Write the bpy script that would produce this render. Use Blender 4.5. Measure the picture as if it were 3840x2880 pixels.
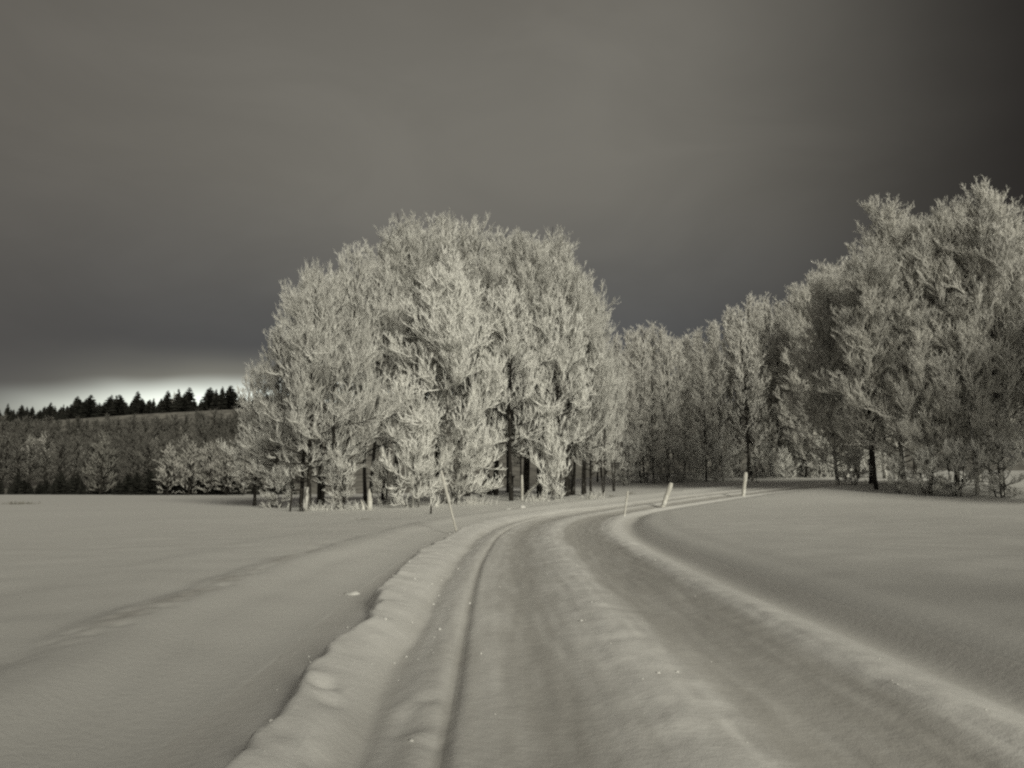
import bpy, math, random
import numpy as np
from mathutils import Vector, Euler

# ------------------------------------------------------------------ clearing
for o in list(bpy.data.objects):
    bpy.data.objects.remove(o)
SC = bpy.context.scene
COL = SC.collection

# ------------------------------------------------------------------ camera
CAM_H = 1.6
TILT = 7.35                       # degrees above level
cd = bpy.data.cameras.new('camera')
cam = bpy.data.objects.new('camera', cd)
COL.objects.link(cam)
cam.location = (0, 0, CAM_H)
cam.rotation_euler = (math.radians(90 + TILT), 0, 0)
cd.sensor_width = 36.0
cd.lens = 27.2
cd.clip_start = 0.1
cd.clip_end = 3000
SC.camera = cam

# ------------------------------------------------------------------ light
SUN_ELEV, SUN_AZ = 23.0, 28.0      # the light stands behind the camera, to its right
SUN_STRENGTH = 2.7
CLOUD_STRENGTH = 1.0
sd = bpy.data.lights.new('sun', 'SUN')
sd.energy = SUN_STRENGTH
sd.angle = math.radians(20)
sd.color = (1.0, 0.955, 0.80)
sun = bpy.data.objects.new('sun', sd)
COL.objects.link(sun)
sv = Vector((math.sin(math.radians(SUN_AZ)) * math.cos(math.radians(SUN_ELEV)),
             -math.cos(math.radians(SUN_AZ)) * math.cos(math.radians(SUN_ELEV)),
             math.sin(math.radians(SUN_ELEV))))
sun.rotation_euler = sv.to_track_quat('Z', 'Y').to_euler()
sun.location = sv * 60

W = bpy.data.worlds.new('World')
SC.world = W
W.use_nodes = True


class NT:
    """small helper to write node trees"""
    def __init__(s, tree):
        s.t = tree
        tree.nodes.clear()

    def n(s, typ, **kw):
        nd = s.t.nodes.new(typ)
        for k, v in kw.items():
            if k.startswith('i_'):
                key = k[2:]
                key = int(key) if key.isdigit() else key
                nd.inputs[key].default_value = v
            else:
                setattr(nd, k, v)
        return nd

    def l(s, a, b):
        s.t.links.new(a, b)

    def val(s, x, sock):
        if isinstance(x, (int, float)):
            sock.default_value = x
        else:
            s.l(x, sock)

    def m(s, op, a, b=0.0, c=None):
        nd = s.t.nodes.new('ShaderNodeMath')
        nd.operation = op
        s.val(a, nd.inputs[0])
        s.val(b, nd.inputs[1])
        if c is not None:
            s.val(c, nd.inputs[2])
        return nd.outputs[0]

    def mr(s, x, a, b, c=0.0, d=1.0, smooth=True):
        nd = s.t.nodes.new('ShaderNodeMapRange')
        nd.interpolation_type = 'SMOOTHSTEP' if smooth else 'LINEAR'
        s.l(x, nd.inputs[0])
        for i, v in enumerate((a, b, c, d)):
            nd.inputs[i + 1].default_value = v
        return nd.outputs[0]

    def mix(s, f, a, b, mode='MIX'):
        nd = s.t.nodes.new('ShaderNodeMix')
        nd.data_type = 'RGBA'
        nd.blend_type = mode
        s.val(f, nd.inputs[0])
        for x, k in ((a, 6), (b, 7)):
            if isinstance(x, tuple):
                nd.inputs[k].default_value = x if len(x) == 4 else (*x, 1)
            else:
                s.l(x, nd.inputs[k])
        return nd.outputs[2]


w = NT(W.node_tree)
tc = w.n('ShaderNodeTexCoord')
sep = w.n('ShaderNodeSeparateXYZ')
w.l(tc.outputs['Generated'], sep.inputs[0])
dx, dy, dz = sep.outputs
az = w.m('MULTIPLY', w.m('ARCTAN2', dx, dy), 57.2958)            # degrees, 0 ahead, + right
el = w.m('MULTIPLY', w.m('ARCSINE', dz), 57.2958)
nz = w.n('ShaderNodeTexNoise', i_Scale=1.6, i_Detail=4.0, i_Roughness=0.5)
mp = w.n('ShaderNodeMapping')
mp.inputs['Scale'].default_value = (1, 1, 3.0)
w.l(tc.outputs['Generated'], mp.inputs[0])
w.l(mp.outputs[0], nz.inputs['Vector'])
wob = w.m('SUBTRACT', nz.outputs[0], 0.5)
elw = w.m('ADD', el, w.m('MULTIPLY', wob, 7.0))
azw = w.m('ADD', az, w.m('MULTIPLY', wob, 6.0))
# cloud deck: brown grey overhead, blue grey and darker lower down, thick and dark on the right
deck = w.mix(w.mr(elw, 8.0, 24.0), (0.078, 0.080, 0.082), (0.172, 0.163, 0.141))
deck = w.mix(w.mr(elw, 27.0, 46.0), deck, (0.122, 0.111, 0.095))
deck = w.mix(w.mr(azw, 7.0, 40.0), deck, (0.020, 0.018, 0.0165))
deck = w.mix(w.mr(azw, -48.0, -6.0, 0.7, 0.0), deck, (0.088, 0.080, 0.070))
nz2 = w.n('ShaderNodeTexNoise', i_Scale=3.4, i_Detail=5.0, i_Roughness=0.55, i_Distortion=0.6)
mp2 = w.n('ShaderNodeMapping')
mp2.inputs['Scale'].default_value = (1, 1, 2.4)
w.l(tc.outputs['Generated'], mp2.inputs[0])
w.l(mp2.outputs[0], nz2.inputs['Vector'])
mott = w.mr(nz2.outputs[0], 0.30, 0.70, 0.95, 1.05)
deck = w.mix(1.0, deck, mott, 'MULTIPLY')
# the gap under the deck on the left horizon, where the sky behind shows
gapw = w.m('MULTIPLY', w.mr(azw, -38.0, -20.0), w.mr(azw, -12.0, 4.0, 1.0, 0.0))
elg = w.m('SUBTRACT', elw, w.m('MULTIPLY', w.m('ADD', azw, 30.0), 0.09))      # the gap climbs to the right
halo = w.m('MULTIPLY', w.mr(elg, 5.0, 9.8, 1.0, 0.0), gapw)
deck = w.mix(w.m('MULTIPLY', halo, 0.75), deck, (0.34, 0.33, 0.27))
sky = w.n('ShaderNodeTexSky', sky_type='NISHITA')
sky.sun_disc = False
sky.sun_elevation = math.radians(SUN_ELEV)
sky.sun_rotation = math.radians(180 - SUN_AZ)
gap = w.m('MULTIPLY', w.mr(elg, 5.0, 7.2, 1.0, 0.0), gapw)
bg_deck = w.n('ShaderNodeBackground')
bg_deck.inputs[1].default_value = CLOUD_STRENGTH
w.l(deck, bg_deck.inputs[0])
bg_sky = w.n('ShaderNodeBackground')
bg_sky.inputs[1].default_value = 0.18
w.l(w.mix(0.72, sky.outputs[0], (6.9, 6.8, 5.7)), bg_sky.inputs[0])
mxs = w.n('ShaderNodeMixShader')
w.l(gap, mxs.inputs[0])
w.l(bg_deck.outputs[0], mxs.inputs[1])
w.l(bg_sky.outputs[0], mxs.inputs[2])
wo = w.n('ShaderNodeOutputWorld')
w.l(mxs.outputs[0], wo.inputs[0])

vs = SC.view_settings
vs.view_transform = 'Standard'
vs.look = 'None'
vs.exposure = 0.0
vs.gamma = 1.0
vs.use_curve_mapping = False
SC.render.engine = 'CYCLES'
SC.cycles.use_denoising = False
SC.cycles.sample_clamp_indirect = 2.0
SC.cycles.max_bounces = 6
SC.cycles.diffuse_bounces = 4
SC.cycles.filter_width = 2.4


# ------------------------------------------------------------------ materials
def mat(name):
    m_ = bpy.data.materials.new(name)
    m_.use_nodes = True
    return m_, NT(m_.node_tree)


def finish(t, color, rough=0.7, bump=None, bump_dist=0.02, strength=1.0):
    p = t.n('ShaderNodeBsdfPrincipled')
    t.val(rough, p.inputs['Roughness'])
    p.inputs['Specular IOR Level'].default_value = 0.25
    if isinstance(color, tuple):
        p.inputs['Base Color'].default_value = (*color, 1)
    else:
        t.l(color, p.inputs['Base Color'])
    if bump is not None:
        b = t.n('ShaderNodeBump')
        b.inputs['Distance'].default_value = bump_dist
        b.inputs['Strength'].default_value = strength
        t.l(bump, b.inputs['Height'])
        t.l(b.outputs[0], p.inputs['Normal'])
    o = t.n('ShaderNodeOutputMaterial')
    t.l(p.outputs[0], o.inputs[0])
    return p


def snow_material(name, fresh=(0.85, 0.85, 0.835), packed=(0.55, 0.542, 0.52)):
    m_, t = mat(name)
    g = t.n('ShaderNodeNewGeometry')
    at = t.n('ShaderNodeAttribute', attribute_name='packed')
    n1 = t.n('ShaderNodeTexNoise', i_Scale=0.9, i_Detail=6.0, i_Roughness=0.62)
    n2 = t.n('ShaderNodeTexNoise', i_Scale=11.0, i_Detail=5.0, i_Roughness=0.65)
    n3 = t.n('ShaderNodeTexNoise', i_Scale=120.0, i_Detail=2.0)
    for n_ in (n1, n2, n3):
        t.l(g.outputs['Position'], n_.inputs['Vector'])
    f = t.m('ADD', at.outputs['Fac'], t.m('MULTIPLY', t.m('SUBTRACT', n1.outputs[0], 0.5), 0.45))
    f = t.m('ADD', f, t.m('MULTIPLY', t.m('SUBTRACT', n2.outputs[0], 0.5), 0.28))
    f = t.mr(f, 0.02, 1.0, smooth=False)
    c = t.mix(f, fresh, packed)
    h = t.m('ADD', t.m('MULTIPLY', n2.outputs[0], 1.0), t.m('MULTIPLY', n3.outputs[0], 0.25))
    finish(t, c, 0.65, h, 0.03, 0.32)
    return m_


SNOW = snow_material('snow')
FIELD_SNOW = snow_material('greyer_field_snow', (0.68, 0.68, 0.665), (0.50, 0.49, 0.47))  # base tone greyer than the bank snow
ROAD_SNOW = snow_material('packed_road_snow')


def frost_material(name, hi, lo, scale=0.9):
    """rime on twigs: pale, with brownish bare patches"""
    m_, t = mat(name)
    g = t.n('ShaderNodeTexCoord')
    n1 = t.n('ShaderNodeTexNoise', i_Scale=scale, i_Detail=4.0, i_Roughness=0.6)
    n2 = t.n('ShaderNodeTexNoise', i_Scale=scale * 9, i_Detail=2.0)
    t.l(g.outputs['Object'], n1.inputs['Vector'])
    t.l(g.outputs['Object'], n2.inputs['Vector'])
    f = t.m('ADD', t.m('MULTIPLY', n1.outputs[0], 0.65), t.m('MULTIPLY', n2.outputs[0], 0.35))
    c = t.mix(t.mr(f, 0.36, 0.60), lo, hi)
    finish(t, c, 0.8)
    return m_


FROST = frost_material('rime_frost', (0.84, 0.84, 0.81), (0.52, 0.515, 0.49))
FROST_BRIGHT = frost_material('thick_rime_frost', (0.93, 0.93, 0.90), (0.78, 0.78, 0.75))
FROST_MID = frost_material('thin_rime_frost', (0.86, 0.855, 0.82), (0.60, 0.59, 0.56), 0.6)
FROST_DIM = frost_material('dimmed_rime_frost', (0.76, 0.75, 0.71), (0.56, 0.555, 0.53), 0.5)  # rime coloured darker for the light falling off to the right
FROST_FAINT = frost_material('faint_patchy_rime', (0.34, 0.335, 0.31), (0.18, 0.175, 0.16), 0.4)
FROST_FAR = frost_material('faint_dimmed_rime', (0.20, 0.195, 0.18), (0.09, 0.087, 0.08), 0.35)  # thin rime on far trees, also darkened for the weaker light there
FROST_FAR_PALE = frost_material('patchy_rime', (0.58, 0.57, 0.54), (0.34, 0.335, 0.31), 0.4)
SPRUCE = frost_material('spruce_needles', (0.040, 0.040, 0.034), (0.018, 0.019, 0.016), 0.8)
SPRUCE_FROST = frost_material('spruce_needles_with_frost', (0.15, 0.145, 0.13), (0.04, 0.04, 0.035), 0.8)


def bark_material(name, dark, frost, amount):
    m_, t = mat(name)
    g = t.n('ShaderNodeTexCoord')
    mpn = t.n('ShaderNodeMapping')
    mpn.inputs['Scale'].default_value = (3.0, 3.0, 0.8)
    t.l(g.outputs['Object'], mpn.inputs[0])
    n1 = t.n('ShaderNodeTexNoise', i_Scale=2.2, i_Detail=6.0, i_Roughness=0.7)
    t.l(mpn.outputs[0], n1.inputs['Vector'])
    c = t.mix(t.mr(n1.outputs[0], 0.62 - amount, 0.74 - amount), dark, frost)
    finish(t, c, 0.85, n1.outputs[0], 0.03, 0.8)
    return m_


BARK = bark_material('dark_bark', (0.022, 0.020, 0.017), (0.34, 0.335, 0.31), 0.04)
BARK_FROST = bark_material('frosted_bark', (0.05, 0.047, 0.042), (0.62, 0.615, 0.59), 0.18)
WOOD = bark_material('weathered_wood', (0.035, 0.032, 0.028), (0.30, 0.29, 0.27), -0.02)
RIMED_WOOD = bark_material('rimed_wood', (0.55, 0.54, 0.50), (0.84, 0.84, 0.81), 0.12)
POLE_WOOD = bark_material('bare_pole_wood', (0.22, 0.21, 0.19), (0.5, 0.49, 0.46), 0.08)
GRASS = frost_material('dry_grass', (0.30, 0.29, 0.26), (0.10, 0.095, 0.08), 3.0)
REFL, _t = mat('white_reflector')
finish(_t, (0.92, 0.92, 0.90), 0.15)
HILLM, _t = mat('dimmed_hill_snow')  # hill snow darkened in its colour, where little light reaches
_g = _t.n('ShaderNodeNewGeometry')
_n = _t.n('ShaderNodeTexNoise', i_Scale=0.25, i_Detail=6.0, i_Roughness=0.7)
_t.l(_g.outputs['Position'], _n.inputs['Vector'])
finish(_t, _t.mix(_t.mr(_n.outputs[0], 0.35, 0.65), (0.13, 0.125, 0.115), (0.30, 0.29, 0.265)), 0.9)


# ------------------------------------------------------------------ mesh helpers
def ss(t):
    t = np.clip(t, 0, 1)
    return t * t * (3 - 2 * t)


def sst(t):
    t = min(1.0, max(0.0, t))
    return t * t * (3 - 2 * t)


_perm = np.random.RandomState(7).rand(256, 256)


def vnoise(x, y, sc=1.0, seed=0):
    """smooth value noise, -1..1"""
    x = np.asarray(x, float) / sc + seed * 17.37
    y = np.asarray(y, float) / sc + seed * 9.71
    xi, yi = np.floor(x).astype(int), np.floor(y).astype(int)
    fx, fy = x - xi, y - yi
    fx = fx * fx * (3 - 2 * fx)
    fy = fy * fy * (3 - 2 * fy)
    g = lambda a, b: _perm[a & 255, b & 255]
    v = (g(xi, yi) * (1 - fx) + g(xi + 1, yi) * fx) * (1 - fy) + (g(xi, yi + 1) * (1 - fx) + g(xi + 1, yi + 1) * fx) * fy
    return v * 2 - 1


def mesh_np(name, V, Fq, smooth=True, mats=()):
    """mesh from numpy vertices and an (n,3) or (n,4) face array, or a list of such arrays"""
    if not isinstance(Fq, list):
        Fq = [Fq]
    Fq = [f for f in Fq if len(f)]
    me = bpy.data.meshes.new(name)
    me.vertices.add(len(V))
    me.vertices.foreach_set('co', np.ascontiguousarray(V, np.float32).ravel())
    loops = np.concatenate([f.ravel() for f in Fq]).astype(np.int32)
    counts = np.concatenate([np.full(len(f), f.shape[1]) for f in Fq]).astype(np.int32)
    me.loops.add(len(loops))
    me.loops.foreach_set('vertex_index', loops)
    me.polygons.add(len(counts))
    st = np.zeros(len(counts), np.int32)
    st[1:] = np.cumsum(counts)[:-1]
    me.polygons.foreach_set('loop_start', st)
    if smooth:
        me.polygons.foreach_set('use_smooth', np.ones(len(counts), bool))
    me.update(calc_edges=True)
    for m_ in mats:
        me.materials.append(m_)
    return me


def obj(name, me, parent=None, loc=None):
    o = bpy.data.objects.new(name, me)
    COL.objects.link(o)
    if parent is not None:
        o.parent = parent
    if loc is not None:
        o.location = loc
    return o


def tag(o, label, cat, group=None):
    o['label'] = label
    o['category'] = cat
    if group:
        o['group'] = group
    return o


def thing(name, label, cat, loc=(0, 0, 0), rz=0.0, group=None):
    o = bpy.data.objects.new(name, None)
    COL.objects.link(o)
    o.location = loc
    o.rotation_euler = (0, 0, rz)
    return tag(o, label, cat, group)


class Soup:
    def __init__(s):
        s.V, s.F, s.n = [], [], 0

    def add(s, V, F):
        s.V.append(V)
        s.F.append(F + s.n)
        s.n += len(V)

    def mesh(s, name, m_, smooth=True):
        return mesh_np(name, np.concatenate(s.V), s.F, smooth, (m_,))


def tubes(P, R, sides=3):
    """P (n,k,3) curves, R (n,k) radii -> vertices, quads (open tubes)"""
    n, k, _ = P.shape
    Tn = np.gradient(P, axis=1)
    Tn /= np.linalg.norm(Tn, axis=2, keepdims=True) + 1e-9
    ref = np.where(np.abs(Tn[:, :1, 2:]) > 0.8, np.array([1.0, 0, 0]), np.array([0, 0, 1.0]))
    U = np.cross(Tn, np.broadcast_to(ref, Tn.shape))
    U /= np.linalg.norm(U, axis=2, keepdims=True) + 1e-9
    Vv = np.cross(Tn, U)
    a = np.arange(sides) * 2 * np.pi / sides
    ring = U[:, :, None, :] * np.cos(a)[:, None] + Vv[:, :, None, :] * np.sin(a)[:, None]
    X = P[:, :, None, :] + ring * R[:, :, None, None]
    idx = np.arange(n * k * sides).reshape(n, k, sides)
    a0, a1 = idx[:, :-1, :], idx[:, 1:, :]
    F = np.stack([a0, np.roll(a0, -1, 2), np.roll(a1, -1, 2), a1], -1).reshape(-1, 4)
    return X.reshape(-1, 3), F


def unit(v):
    return v / (np.linalg.norm(v, axis=-1, keepdims=True) + 1e-9)


def grow(rng, p, d, L, k, up=0.3, wob=0.12):
    P = [p]
    d = unit(d)
    for i in range(k):
        d = unit(d + np.array([0, 0, up / k]) + rng.normal(size=d.shape) * wob)
        p = p + d * (L / k)[:, None]
        P.append(p)
    return np.stack(P, 1)


def offshoots(rng, P, counts, lo=0.15, hi=0.98, ang=(0.55, 0.95)):
    """start points, directions, parent index and parameter for children along curves"""
    n, k, _ = P.shape
    par = np.repeat(np.arange(n), counts)
    u = lo + (hi - lo) * rng.rand(len(par))
    x = u * (k - 1)
    i = np.minimum(x.astype(int), k - 2)
    f = (x - i)[:, None]
    p = P[par, i] * (1 - f) + P[par, i + 1] * f
    t = unit(P[par, i + 1] - P[par, i])
    r = rng.normal(size=t.shape)
    wv = unit(r - (r * t).sum(1, keepdims=True) * t)
    a = rng.uniform(ang[0], ang[1], len(par))[:, None]
    return p, unit(t * np.cos(a) + wv * np.sin(a)), par, u


def lerp_r(r0, r1, k):
    return np.linspace(0, 1, k)[None, :] * (r1 - r0)[:, None] + r0[:, None]


# ------------------------------------------------------------------ terrain
CL = np.array([(1.25, -8), (1.2, -3), (1.15, 1), (1.10, 4.6), (1.0, 8.5), (0.88, 13), (0.88, 18.5), (1.2, 26), (2.25, 34),
               (4.3, 41.5), (7.9, 47.6), (13.5, 53.5), (21, 59.0), (30, 64.0), (42, 69.0), (58, 74.0), (80, 80.0)], float)


def catmull(Pp, step=0.12):
    out = []
    Q = np.vstack([2 * Pp[0] - Pp[1], Pp, 2 * Pp[-1] - Pp[-2]])
    for i in range(1, len(Q) - 2):
        p0, p1, p2, p3 = Q[i - 1], Q[i], Q[i + 1], Q[i + 2]
        nn = max(2, int(np.linalg.norm(p2 - p1) / step))
        t = np.linspace(0, 1, nn, endpoint=False)[:, None]
        out.append(0.5 * ((2 * p1) + (-p0 + p2) * t + (2 * p0 - 5 * p1 + 4 * p2 - p3) * t ** 2 + (-p0 + 3 * p1 - 3 * p2 + p3) * t ** 3))
    out.append(Pp[-1:])
    return np.concatenate(out)


RC = catmull(CL)
for _ in range(60):
    RC[1:-1] = 0.25 * RC[:-2] + 0.5 * RC[1:-1] + 0.25 * RC[2:]
RT = unit(np.gradient(RC, axis=0))
RN = np.stack([RT[:, 1], -RT[:, 0]], 1)           # to the right of travel
RS = np.concatenate([[0], np.cumsum(np.linalg.norm(np.diff(RC, axis=0), axis=1))])


def st_of(x, y):
    """(s, t): metres along the road and metres right of its middle"""
    x, y = np.asarray(x, float), np.asarray(y, float)
    xf, yf = x.ravel(), y.ravel()
    s = np.zeros(len(xf))
    t = np.full(len(xf), 99.0)
    near = np.where((xf > -16) & (xf < 95) & (yf > -10) & (yf < 100))[0]
    C2, idx = RC[::3], np.arange(len(RC))[::3]
    for c in np.array_split(near, max(1, len(near) // 20000)):
        d2 = (xf[c, None] - C2[None, :, 0]) ** 2 + (yf[c, None] - C2[None, :, 1]) ** 2
        j = idx[d2.argmin(1)]
        dv = np.stack([xf[c] - RC[j, 0], yf[c] - RC[j, 1]], 1)
        al = (dv * RT[j]).sum(1)
        tt = (dv * RN[j]).sum(1)
        s[c] = RS[j] + al
        t[c] = np.where(np.abs(al) > 2.0, 99.0 * np.sign(tt + 1e-9), tt)
    return s.reshape(x.shape), t.reshape(x.shape)


def base_h(x, y):
    """the lie of the land"""
    h = 0.95 * ss((x - 1) / 34) * ss((y - 14) / 40)
    h = h + 0.95 * ss((y - 40) / 28) * ss((x + 15) / 12) * ss((110 - x) / 30)
    h = h + 1.5 * ss((y - 68) / 40) * ss((x - 2) / 12)
    h = h - 0.35 * ss((y - 60) / 70) * ss((-8 - x) / 30)
    return h


def gs(t, c, wd):
    return np.exp(-((t - c) / wd) ** 2)


def profile(s, t):
    """height of ruts, banks, ditches over the land, by distance from the road's middle"""
    n1 = vnoise(s, t, 3.1, 1)
    n2 = vnoise(s, t, 0.9, 2)
    n3 = vnoise(s, t, 0.32, 3)
    w1 = 0.10 * vnoise(s, s * 0, 6.0, 4) + 0.05 * vnoise(s, s * 0, 1.7, 5)
    tw = t + w1
    far = ss((np.abs(t) - 16) / 10)
    h = -0.045 * gs(tw, -0.85, 0.40) - 0.055 * gs(tw, 1.0, 0.46)
    mid = 0.045 * gs(tw, 0.10, 0.34) * (1 + 0.2 * n2) + 0.010 * gs(tw, 0.12, 0.5) * n3
    h = h + mid
    gw = t + 0.035 * vnoise(s, s * 0, 6.0, 4)
    h = h - 0.05 * gs(gw, -1.52, 0.055) + 0.015 * gs(gw, -1.70, 0.10)
    h = h - 0.045 * gs(t + 0.6 * w1, -2.05, 0.16)
    # left bank: crest with a steep outer side, then a ditch and the lip of the field
    bw = t + 0.09 * vnoise(s, s * 0, 2.6, 6) + 0.02 * vnoise(s, t, 0.5, 7)
    edge = -2.56 - 0.36 * ss((s - 13) / 13) + 0.13 * vnoise(s, s * 0, 1.2, 22) + 0.07 * vnoise(s, t, 0.42, 23)
    hb = 0.20 * (1 - 0.85 * ss((s - 50) / 9)) * (1 + 0.2 * vnoise(s, s * 0, 5.0, 8))
    bank = np.clip((-2.05 - bw) / np.maximum(-2.05 - edge, 0.2), 0, 1) ** 0.85 * ss((bw - edge + 0.17) / 0.20)
    h = h + hb * bank + bank * (0.016 * n3 + 0.016 * n2 + 0.012 * vnoise(s, t, 0.14, 14) + 0.03 * np.maximum(0, vnoise(s, t, 0.38, 15) - 0.25))
    h = h - 0.14 * gs(t, -3.5, 0.75)
    lip = t + 0.20 * n1 + 0.08 * n2
    h = h + 0.10 * ss((-4.3 - lip) / 0.7) * ss((lip + 9) / 3.0) - 0.10 * ss((-5.25 - lip) / 0.7) * ss((lip + 8.2) / 2.4)
    # right ridge, ditch, field
    rw = t + 0.10 * vnoise(s, s * 0, 5.0, 9)
    h = h + 0.065 * (1 - 0.6 * ss((s - 56) / 9)) * gs(rw, 2.10, 0.30) * (1 + 0.3 * n2) + 0.012 * gs(rw, 2.1, 0.35) * vnoise(s, t, 0.2, 16)
    h = h + (0.006 * vnoise(s / 9.0, t, 0.10, 17) + 0.004 * vnoise(s, t, 0.12, 18)) * ss((2.2 - np.abs(t)) / 0.2) + 0.009 * gs(tw, 0.15, 0.42) * vnoise(s / 1.6, t, 0.16, 19)
    h = h - 0.075 * gs(rw, 2.85, 0.30) - 0.03 * gs(rw, 4.1, 0.30) + 0.10 * ss((rw - 2.85) / 0.8) * ss((12 - t) / 8) + 0.10 * ss((rw - 3.0) / 1.3) * ss((12 - t) / 8)
    h = h + 0.02 * n2 * ss((np.abs(t) - 3) / 2) * (1 - far) + 0.06 * vnoise(s, t, 5.5, 10) * ss((np.abs(t) - 4) / 4) * (1 - far)
    return h


def packedness(s, t):
    n2 = vnoise(s, t, 0.8, 12)
    w1 = 0.10 * vnoise(s, s * 0, 6.0, 4) + 0.05 * vnoise(s, s * 0, 1.7, 5)
    tw = t + w1
    p = 0.95 * gs(tw, -0.80, 0.48) + 1.0 * ss((tw - 0.30) / 0.35) * ss((1.95 - tw) / 0.3)
    p = np.maximum(p, 0.45 * ss((tw + 1.95) / 0.3) * ss((1.9 - tw) / 0.3))
    p = p - 0.40 * gs(tw, 0.12, 0.32) + 0.22 * vnoise(s / 10.0, t, 0.09, 20) * ss((1.9 - np.abs(t)) / 0.2)
    p = np.maximum(p, 0.9 * gs(t + 0.035 * vnoise(s, s * 0, 6.0, 4), -1.52, 0.07))
    p = np.maximum(p, 0.55 * gs(t + 0.6 * w1, -2.05, 0.17))
    p = np.maximum(p, 0.52 * np.maximum(ss((-2.75 - t) / 0.35), ss((t - 2.45) / 0.3)))  # snow past both banks takes the greyer field tone
    return np.clip(p + 0.12 * n2 * (np.abs(t) < 2.2), 0, 1)


# footprints beside the field lip, as dents
_r = random.Random(4)
PRINTS = []
for q in range(64):
    yq = 6.8 + q * 0.27 + _r.uniform(-0.08, 0.08)
    PRINTS.append((-4.35 - 0.028 * (yq - 6) + (0.13 if q % 2 else -0.13) + _r.uniform(-0.06, 0.06), yq))
for q in range(14):
    PRINTS.append((_r.uniform(-1.65, -0.5), _r.uniform(4.4, 6.2)))
for q in range(8):
    PRINTS.append((3.2 + _r.uniform(-0.15, 0.15), 22.5 + _r.uniform(-2, 2)))


def dents(x, y):
    h = np.zeros_like(x)
    sel = (y < 32) & (y > 3) & (np.abs(x) < 9)
    xs_, ys_ = x[sel], y[sel]
    d = np.zeros_like(xs_)
    for q_, (px, py) in enumerate(PRINTS):
        d -= (0.03 if q_ < 64 and 8 < py < 19 else 0.03 if q_ >= 64 else 0.015) * np.exp(-(((xs_ - px) / 0.10) ** 2 + ((ys_ - py) / 0.13) ** 2) ** 1.5)
    h[sel] = d
    return h


def height(x, y):
    x, y = np.atleast_1d(np.asarray(x, float)), np.atleast_1d(np.asarray(y, float))
    s, t = st_of(x, y)
    far = np.abs(t) > 60
    return base_h(x, y) + np.where(far, 0, profile(s, t)) + dents(x, y)


def gz(x, y):
    return float(height([x], [y])[0])


def axis(*segs):
    out = []
    for a, b, st in segs:
        out.append(np.arange(a, b, st))
    return np.unique(np.concatenate(out))


STRIP_L, STRIP_R = -3.6, 3.5
xs = axis((-900, -120, 30), (-120, -30, 4), (-30, -11, 0.8), (-11, 9, 0.085), (9, 16, 0.22), (16, 60, 0.7), (60, 120, 4), (120, 901, 30))
ys = axis((-120, -10, 8), (-10, 2, 1), (2, 12, 0.09), (12, 34, 0.16), (34, 75, 0.4), (75, 150, 2), (150, 1500, 50))
GX, GY = np.meshgrid(xs, ys)
s_, t_ = st_of(GX, GY)
tv = np.abs(t_) > 60
GZ = base_h(GX, GY) + np.where(tv, 0, profile(s_, t_)) + dents(GX, GY)
GZ = GZ + 0.05 * vnoise(GX, GY, 9.0, 21) * ss((np.abs(GX) - 8) / 10)
under = ss((t_ - (STRIP_L + 0.25)) / 0.4) * ss((STRIP_R - 0.25 - t_) / 0.4)
GZ = GZ - 0.3 * under * ss((s_ - 1) / 2) * (s_ < RS[-1] - 1)
ny, nx = GX.shape
ii = np.arange(nx * ny).reshape(ny, nx)
F = np.stack([ii[:-1, :-1], ii[:-1, 1:], ii[1:, 1:], ii[1:, :-1]], -1).reshape(-1, 4)
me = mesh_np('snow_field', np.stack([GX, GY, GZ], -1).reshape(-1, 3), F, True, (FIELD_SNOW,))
at = me.attributes.new('packed', 'FLOAT', 'POINT')
# trodden snow along the line of footprints is coloured darker
trod = np.exp(-((GX + 4.35 + 0.028 * (GY - 6)) / 0.22) ** 2) * ss((GY - 7) / 2) * ss((21 - GY) / 4) * ss(vnoise(GX, GY, 0.7, 31) + 0.6)
at.data.foreach_set('value', (0.10 * ss((vnoise(GX, GY, 6.0, 30) + 0.2)) + 0.75 * trod).ravel().astype(np.float32))
o = obj('snow_field', me)
o['kind'] = 'structure'

# the road and its ploughed banks, strips that follow the bend
sv_ = np.concatenate([np.arange(0.5, 30, 0.09), np.arange(30, 70, 0.2), np.arange(70, RS[-1] - 0.5, 0.5)])
cx_, cy_ = np.interp(sv_, RS, RC[:, 0]), np.interp(sv_, RS, RC[:, 1])
nx_, ny_ = np.interp(sv_, RS, RN[:, 0]), np.interp(sv_, RS, RN[:, 1])


def strip(name, t0, t1, m_, sink0, sink1):
    tv_ = np.linspace(t0, t1, int((t1 - t0) / 0.038) + 2)
    S, TT = np.meshgrid(sv_, tv_, indexing='ij')
    X = cx_[:, None] + nx_[:, None] * TT
    Y = cy_[:, None] + ny_[:, None] * TT
    Z = base_h(X, Y) + profile(S, TT) + dents(X, Y)
    if sink0:
        Z = Z - 0.05 * ss((t0 + 0.2 - TT) / 0.2)
    if sink1:
        Z = Z - 0.05 * ss((TT - t1 + 0.2) / 0.2)
    a, b = X.shape
    k = np.arange(a * b).reshape(a, b)
    Fq = np.stack([k[:-1, :-1], k[:-1, 1:], k[1:, 1:], k[1:, :-1]], -1).reshape(-1, 4)
    me_ = mesh_np(name, np.stack([X, Y, Z], -1).reshape(-1, 3), Fq, True, (m_,))
    q = me_.attributes.new('packed', 'FLOAT', 'POINT')
    q.data.foreach_set('value', packedness(S, TT).ravel().astype(np.float32))
    o_ = obj(name, me_)
    o_['kind'] = 'structure'
    return o_


strip('road', -2.3, 1.9, ROAD_SNOW, False, False)
strip('snow_bank', STRIP_L, -2.3, ROAD_SNOW, True, False)
strip('snow_bank', 1.9, STRIP_R, ROAD_SNOW, False, True)


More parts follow.
